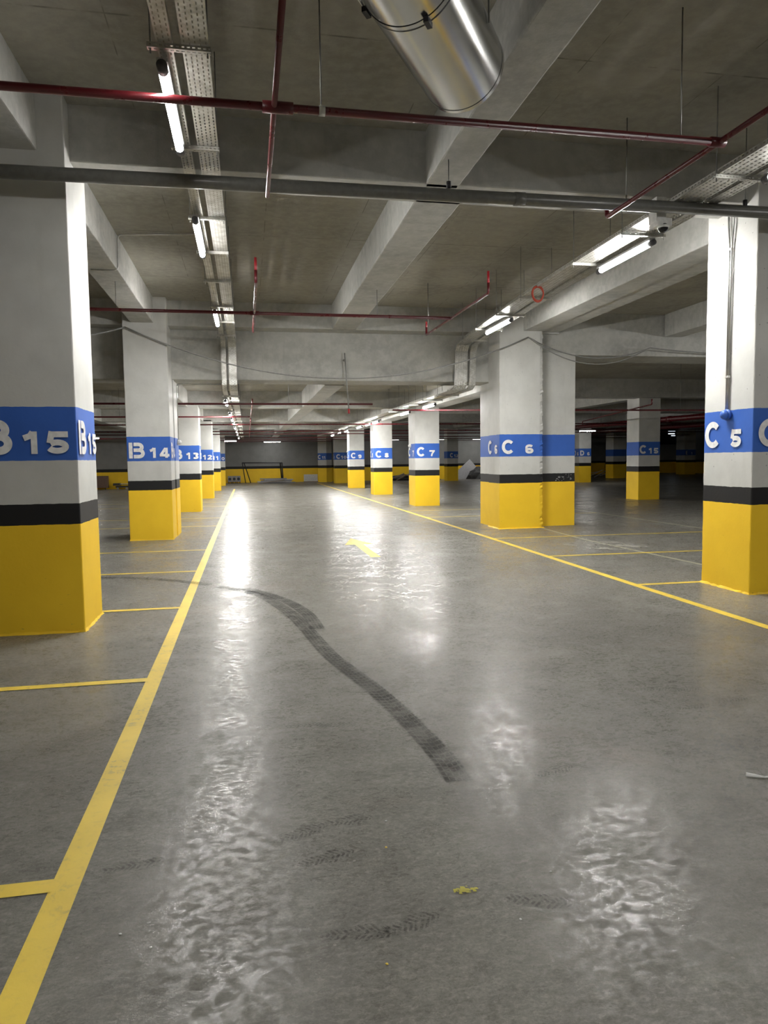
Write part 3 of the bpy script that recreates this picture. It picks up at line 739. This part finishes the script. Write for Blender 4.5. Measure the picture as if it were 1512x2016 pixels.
t = pipe('sprinkler_pipe', 'second dark red pipe crossing before columns B 14 and C 6', 'pipe',
     [('main_pipe', [(-9, 11.52, zp), (3.385, 11.52, zp)], .026),
      ('branch_pipe', bend([(.175, 9.5, zp+.14), (.175, 9.5, zp), (.175, 13.2, zp), (.175, 13.2, zp+.1)], .04), .020),
      ('branch_pipe', bend([(3.385, 9.72, zp+.14), (3.385, 9.72, zp), (3.35, 13.1, zp), (3.35, 13.1, zp+.14)], .04), .020),
      ('coupling', [(.11, 11.52, zp), (.25, 11.52, zp)], .034)], M_RED,
     [hang(-1.88, 11.52, zp, BA), hang(2.13, 11.52, zp, BA), hang(3.36, 13.0, zp, ZA), hang(-5.4, 11.52, zp, ZA),
      ('sprinkler_head', [(.175, 9.5, zp+.1), (.175, 9.5, zp+.30)], .018, M_REDL), ('sprinkler_head', [(3.385, 9.72, zp+.1), (3.385, 9.72, zp+.30)], .018, M_REDL),
      ('sprinkler_head', [(3.35, 13.1, zp+.1), (3.35, 13.1, zp+.24)], .018, M_REDL)], (0, 11.52, zp))
zb = 2.88
lab = {17.0: 'first thin red pipe beyond the deep joint beam, left part', 19.0: 'thin red pipe running right behind column C 6', 21.9: 'second thin red pipe beyond the joint beam at left',
       26.5: 'thin dark pipe with a branch crossing between the third and fourth left columns', 32.5: 'thin dark pipe crossing just behind the second right column past the thick one', 36.0: 'thin red pipe crossing above the fifth left column',
       41.5: 'thin dark pipe crossing above the third farthest right column', 45.5: 'thin dark pipe crossing before the farthest left column', 49.4: 'farthest thin pipe crossing before the back wall'}
for y, (xa, xb) in {17.0: (-9, 3.0), 19.0: (3.9, 30), 21.9: (-9, .12), 26.5: (-9, 20), 32.5: (-9, 26), 36.0: (-9, 28), 41.5: (-9, 28), 45.5: (-3.6, 28), 49.4: (-3.6, 19)}.items():
    ex = [hang(x, y, zb, ZB if x < 5.8 else ZC) for x in (-3.6, 1.0, 3.4, 8.2, 12.5) if xa < x < xb]
    parts = [('main_pipe', [(xa, y, zb), (xb, y, zb)], .024)]
    if y in (17.0, 26.5, 36.0):
        parts.append(('branch_pipe', bend([(.16, y-2 if y > 20 else y, zb+.12), (.16, y-2 if y > 20 else y+.05, zb), (.16, y+4.5, zb), (.16, y+4.5, zb+.1)], .04), .018))
    if y == 19.0: parts.append(('branch_pipe', bend([(10.3, 16.9, 3.02), (10.3, 16.9, zb), (12.4, 25, zb), (12.4, 25, zb-.12)], .05), .020))
    pipe('sprinkler_pipe', lab[y], 'pipe', parts, M_RED, ex, (max(xa, -9), y, zb))
pipe('supply_pipe', 'thick dark red main pipe far behind column C 15', 'pipe', [('main_pipe', [(19.5, 24, 3.22), (17.4, 45, 3.22)], .12), ('collar', [(18.95, 29.5, 3.22), (18.93, 29.7, 3.22)], .14)], M_RED,
     [('hanger_rod', [(18.4, 35, 3.22), (18.4, 35, ZC)], .012, M_ROD), ('hanger_rod', [(19.2, 27, 3.22), (19.2, 27, ZC)], .012, M_ROD)])
pipe('supply_pipe', 'second thick dark red main pipe at far right beside column C 5', 'pipe', [('main_pipe', [(24.5, 30, 3.2), (21.5, 50, 3.2)], .14)], M_RED,
     [('hanger_rod', [(23.75, 35, 3.2), (23.75, 35, ZC)], .012, M_ROD), ('hanger_rod', [(22.1, 46, 3.2), (22.1, 46, ZC)], .012, M_ROD)])
# grey drain pipe
zd = 3.965
def clevis(x): return ('clevis', [(x, 6.5, zd+.06), (x, 6.5, zd+.12)], .022, M_DARKMET)
pipe('drain_pipe', 'fat grey pipe running across the view before columns B 15 and C 5', 'pipe',
     [('main_pipe', [(-9, 6.5, zd-.06), (0, 6.5, zd-.01), (12, 6.5, zd+.04)], .057), ('socket', [(2.52, 6.5, zd), (2.62, 6.5, zd)], .062)], M_GPIPE,
     [hang(1.885, 6.5, zd, BA), hang(4.95, 6.5, zd, ZA), hang(3.66, 6.5, zd, ZA), hang(-3.0, 6.5, zd, ZA), clevis(1.885), clevis(4.95), ('clevis', [(3.66, 6.5, zd-.06), (3.66, 6.5, zd+.1)], .008, M_GALV)])

# ================================================================ air duct
DU = Vector((math.sin(math.radians(33.1)), math.cos(math.radians(33.1)), 0)); DN = Vector((DU.y, -DU.x, 0))
t = thing('air_duct', 'shiny round metal duct hanging at the top of the view', 'duct', tuple(DN*-1.338 + DU*4.7 + Vector((0, 0, 4.10))))
def dp(s, ax=0, az=0): return DN*(-1.338+ax) + DU*s + Vector((0, 0, 4.10+az))
link('duct_section', tube(bmesh.new(), [dp(-4.5), dp(2.3)], .269, 72, False), M_DUCT, t, True)
link('duct_section', tube(bmesh.new(), [dp(2.3), dp(3.72)], .270, 72, False), M_DUCT, t, True)
link('duct_section', tube(bmesh.new(), [dp(3.70), dp(4.70)], .2735, 72, False), M_DUCT, t, True)
link('seam_band', tube(bmesh.new(), [dp(3.735), dp(3.742)], .2755, 72, False), M_DARKMET, t, True)
link('end_band', tube(bmesh.new(), [dp(4.685), dp(4.72)], .2765, 72, False), M_DUCT, t, True)
link('end_plate', tube(bmesh.new(), [dp(4.700), dp(4.705)], .272, 72), M_DARKMET, t)
for a in (-62, 20):
    ca, sa = math.sin(math.radians(a)), -math.cos(math.radians(a)); c0 = dp(3.72, .285*ca, .285*sa)
    link('clamp', obox(bmesh.new(), c0, DU, DN, (0, 0, 1), .035, .014, .014), M_DARKMET, t)
for o_ in (.0, .03):
    a = math.radians(-66 - o_*200); link('tie_rod', T(dp(1.5, .283*math.sin(a), -.283*math.cos(a)), dp(3.70, .283*math.sin(a), -.283*math.cos(a)), r=.006, seg=8), M_GALV, t)
for s in (1.2, 4.3):
    for ax in (-.28, .28): link('hanger_rod', T(dp(s, ax, 0), dp(s, ax, ZA-4.10), r=.005, seg=6), M_ROD, t)
    link('strap', tube(bmesh.new(), [dp(s-.012), dp(s+.012)], .280, 48, False), M_GALV, t, True) if s < 2 else None

# ================================================================ conduits, boxes, camera, cables
def conduit(label, pts, boxat=None, bmat=None, r=.011, extra=()):
    t = thing('conduit', label, 'conduit', pts[0])
    link('conduit_tube', tube(bmesh.new(), bend(pts, .07), r, 8), M_GALV, t, True)
    for p in extra: link('conduit_tube', tube(bmesh.new(), bend(p, .06), r, 8), M_GALV, t, True)
    return t
def bubble(label, p, nrm, mat, r=.05):
    bm = bmesh.new(); bmesh.ops.create_uvsphere(bm, u_segments=20, v_segments=12, radius=r)
    for v in bm.verts:
        if (v.co.x*nrm[0] + v.co.y*nrm[1]) < 0: v.co = Vector((v.co.x*(.3 if nrm[0] else 1), v.co.y*(.3 if nrm[1] else 1), v.co.z))
        v.co += Vector(p)
    t = thing('round_box', label, 'junction box', p)
    link('dome', bm, mat, t, True)
    n = Vector((*nrm, 0)); link('back_plate', tube(bmesh.new(), [Vector(p)-n*.035, Vector(p)-n*.012], r*1.15, 20), mat, t, True)
t = conduit('pair of thin steel conduits down the aisle face of column C 5', [(5.40, 7.255, ZA-.6), (5.408, 7.27, 4.2), (5.412, 7.31, 3.85), (5.412, 7.325, 2.06)], extra=[[(5.412, 7.375, 4.3), (5.412, 7.345, 3.87), (5.412, 7.345, 2.06)]])
for z in (3.86, 2.44): link('clip', box(bmesh.new(), 5.398, 5.424, 7.30, 7.37, z-.012, z+.012), M_GALV, t)
bubble('blue painted round box on the face of column C 5', (5.385, 7.325, 2.01), (-1, 0), M_BPL, .055)
conduit('thin conduit running down the aisle face of column B 14', [(-.47, 16.02, 3.225), (-1.44, 16.02, 3.225), (-1.44, 16.02, 2.03)])
bubble('white round box on the side of the doubled left column', (-1.425, 16.02, 1.98), (1, 0), M_WPL, .05)
bubble('white round box on the aisle face of column C 7', (5.40, 23.5, 2.0), (-1, 0), M_WPL, .055)
bubble('tiny white round box on the third farthest right column', (5.49, 39.3, 2.0), (-1, 0), M_WPL, .055)
conduit('thin conduit climbing the left beam and crossing the slab to the trays', [(-2.08, 10.80, 4.262), (-1.715, 10.80, 4.262), (-1.705, 10.80, 4.755), (-.5, 10.60, 4.755)])
conduit('thin conduit looping under the beam near column B 13', [(-2.05, 19.7, 3.22), (-1.73, 19.7, 3.22), (-1.73, 19.7, 3.71), (-.9, 19.7, 3.71)])
t = thing('dome_camera', 'white security camera with black dome beside the right trays', 'camera', (4.10, 6.68, 4.0))
link('mounting_box', box(bmesh.new(), 4.045, 4.152, 6.60, 6.74, 3.87, 4.11, .006), M_WPL, t)
link('arm', box(bmesh.new(), 4.05, 4.21, 6.585, 6.72, 3.825, 3.905, .012), M_WPL, t)
bm = bmesh.new(); bmesh.ops.create_uvsphere(bm, u_segments=24, v_segments=12, radius=.050)
for v in bm.verts: v.co += Vector((4.13, 6.62, 3.815))
link('dome', bm, M_BLACKGL, t, True)
link('dome_collar', tube(bmesh.new(), [(4.13, 6.62, 3.812), (4.13, 6.62, 3.835)], .056, 24), M_WPL, t, True)
t = thing('cable_coil', 'orange-red coil of cable hanging on the right tray bracket', 'cable', (4.22, 9.96, 3.9))
bm = bmesh.new()
for k in range(4):
    cx, cz, r = 4.225+random.uniform(-.01, .01), 3.925+random.uniform(-.012, .012), .088+random.uniform(-.006, .006)
    tube(bm, [(cx+r*math.cos(2*math.pi*i/28), 9.98-.012*k, cz+r*1.25*math.sin(2*math.pi*i/28)) for i in range(28)], .008, 6, closed=True)
link('coil', bm, M_ORANGE, t, True)
pipe('drop_pipe', 'thin grey vertical pipe hanging down from the joint beam over the aisle', 'pipe', [('main_pipe', [(2.13, 15.44, 3.85), (2.16, 15.44, 3.25), (2.21, 15.5, 2.62)], .013)], M_CABLE, [('end_fitting', [(2.21, 15.5, 2.66), (2.212, 15.5, 2.56)], .024, M_REDL), ('clip', [(2.13, 15.5, 3.7), (2.13, 15.44, 3.7)], .03, M_GALV)])
def sag(a, b, d, n=14): 
    a, b = Vector(a), Vector(b); return [a.lerp(b, i/n) - Vector((0, 0, d*4*(i/n)*(1-i/n))) for i in range(n+1)]
def wire(label, pts, r=.010): tag(link('cable', tube(bmesh.new(), pts, r*1.35, 8), M_CABLE, None, True), label, 'cable')
wire('grey cable sagging between columns B 14 and C 6', sag((-2.25, 14.70, 4.17), (6.0, 14.66, 4.13), .93, 26), .010)
wire('grey cable rising from behind column B 15 to column B 14', sag((-6.5, 13.0, 3.9), (-2.25, 14.70, 4.17), .35), .012)
wire('upper grey cable drooping right from column C 6', sag((6.0, 14.66, 4.13), (9.05, 14.95, 4.0), .33)+sag((9.05, 14.95, 4.0), (13, 14.95, 4.0), .1)[1:], .010)
wire('lower grey cable drooping right from column C 6', sag((6.02, 14.64, 4.11), (8.9, 14.93, 3.93), .42), .009)

# ================================================================ things by the back wall
t = thing('goal_frame', 'black metal frame leaning by the back wall', 'metal frame', (1.0, 51.6, 0))
def bar(a, b, r=.035): return tube(bmesh.new(), [a, b], r, 6)
link('top_bar', bar((-.36, 51.5, 1.44), (2.47, 51.5, 1.42), .04), M_VOID, t)
link('leg', bar((-.33, 51.5, 1.44), (-.13, 51.3, .01)), M_VOID, t); link('leg', bar((-.20, 51.6, 1.42), (.22, 51.9, .01)), M_VOID, t)
link('leg', bar((2.33, 51.55, 1.42), (2.45, 51.9, .01), .05), M_VOID, t); link('leg', bar((2.45, 51.5, 1.42), (2.50, 51.3, .01), .05), M_VOID, t)
for i in range(3):
    x = -1.22+i*.30
    t = thing('fan_unit', ('leftmost', 'middle', 'right-hand')[i]+' of three grey ventilator units by the back wall', 'ventilator', (x, 51.8, 0))
    link('casing', box(bmesh.new(), x-.14, x+.14, 51.6, 52.0, .10, .52, .01), M_BOARD, t)
    link('fan_grille', tube(bmesh.new(), [(x, 51.59, .31), (x, 51.57, .31)], .10, 18), M_DARK, t)
    for s in (-.1, .1): link('foot', box(bmesh.new(), x+s-.02, x+s+.02, 51.65, 51.95, 0, .10), M_DARK, t)
hues = ['bottom', 'second', 'middle', 'fourth', 'top']
for i in range(5):
    bm = bmesh.new(); a = (-.04, .03, -.02, .05, -.06)[i]
    obox(bm, (1.95+(.12, -.1, .05, .2, -.15)[i], 50.75, .035+i*.066), (math.cos(a), math.sin(a), 0), (-math.sin(a), math.cos(a), 0), (0, 0, 1), 1.25-.08*i, .3, .032)
    tag(link('board', bm, M_BOARD if i % 2 == 0 else M_SHEET), hues[i]+' board of the low pile before the back wall', 'board', 'boards piled before the back wall')
bm = bmesh.new(); obox(bm, (1.8, 50.2, .13), Vector((1, .1, .12)).normalized(), (-.1, 1, 0), (0, 0, 1), .75, .12, .015)
tag(link('plank', bm, M_WOOD), 'loose plank leaning across the low board pile', 'plank')
for i in range(4):
    tag(link('panel_pack', box(bmesh.new(), 4.02, 4.98, 51.4, 51.9, .06+i*.125, .06+i*.125+.112, .006), M_WPL), ('bottom', 'second', 'third', 'top')[i]+' white pack of the stack beside column C 11', 'pack', 'white packs stacked by the back wall')
t = thing('pallet', 'low pallet under the white packs beside column C 11', 'pallet', (4.5, 51.6, 0))
for y in (51.42, 51.65, 51.88): link('runner', box(bmesh.new(), 4.0, 5.0, y-.03, y+.03, 0, .055), M_WOOD, t)
t = thing('carton', 'brown box on a low trolley beside column B 15', 'box', (-8.45, 44.2, 0))
link('carton_body', box(bmesh.new(), -8.80, -8.05, 43.9, 44.45, .10, .80, .02), M_CARD, t)
for x in (-8.7, -8.15): link('wheel', tube(bmesh.new(), [(x-.02, 43.95, .05), (x+.02, 43.95, .05)], .05, 12), M_DARK, t)
tag(link('dark_case', box(bmesh.new(), -8.98, -8.83, 43.8, 44.4, 0, .78, .01), M_DARK), 'narrow dark case left of the brown box', 'case')
t = thing('tool_cart', 'low black and silver cart beside column B 14', 'cart', (-7.3, 44.2, 0))
link('tray_top', box(bmesh.new(), -7.75, -7.35, 44.0, 44.4, .22, .36, .01), M_DARK, t); link('tray_top', box(bmesh.new(), -7.38, -6.8, 44.0, 44.4, .28, .33, .01), M_GALV, t)
link('base_frame', box(bmesh.new(), -7.62, -6.8, 44.05, 44.35, .10, .20, .01), M_DARK, t)
for x in (-7.5, -7.0): link('wheel', tube(bmesh.new(), [(x, 44.05, .06), (x, 44.10, .06)], .06, 12), M_GALV, t)
# rubbish heap
def shard(name, label, cat, c, ax, hx, hy, hz, mat, group=None):
    ax = Vector(ax).normalized(); ay = Vector((-ax.y, ax.x, 0)).normalized() if abs(ax.z) < .99 else Vector((0, 1, 0)); az = ax.cross(ay)
    return tag(link(name, obox(bmesh.new(), c, ax, ay, az, hx, hy, hz), mat), label, cat, group)
shard('leaning_panel', 'large grey panel leaning right of column C 12', 'panel', (16.3, 52.0, .55), (.85, .0, .75), .85, .03, .50, M_SHEET)
bm = bmesh.new(); bmesh.ops.create_icosphere(bm, subdivisions=3, radius=1)
for v in bm.verts:
    n = v.co.normalized(); k = 1+random.uniform(-.22, .22); z = max(0, n.z)
    v.co = Vector((17.4+n.x*1.05*k*(1-.35*z), 51.7+n.y*.6*k, max(0, n.z*.95*k)))
tag(link('rubble_heap', bm, M_DARK), 'dark heap of bags and rubble right of column C 12', 'rubbish', None, 'stuff')
bm = bmesh.new(); bmesh.ops.create_icosphere(bm, subdivisions=3, radius=1)
for v in bm.verts:
    n = v.co.normalized(); k = 1+random.uniform(-.22, .22); v.co = Vector((11.7+n.x*1.9*k, 51.5+n.y*.6*k, max(0, n.z*.42*k)))
tag(link('rubble_heap', bm, M_DARK), 'low dark heap of rubble between columns C 8 and C 7', 'rubbish', None, 'stuff')
for i in range(7):
    a = random.uniform(-.3, .5); shard('plank', 'loose timber in the heap between columns C 8 and C 7', 'plank', (10.6+.45*i, 50.9+random.uniform(-.2, .2), .25+.07*(i % 3)), (math.cos(a), .3, math.sin(a)), random.uniform(.6, 1.0), .05, .03, M_WOOD, 'timbers in the heap between columns C 8 and C 7')
for i in range(5):
    a = random.uniform(.2, .9); shard('plank', 'pale batten sticking out beside the dark doorway', 'plank', (25.2+.5*i, 50.6, .30), (math.cos(a), .1, math.sin(a)*.6), .7, .03, .02, M_SHEET, 'battens beside the dark doorway')
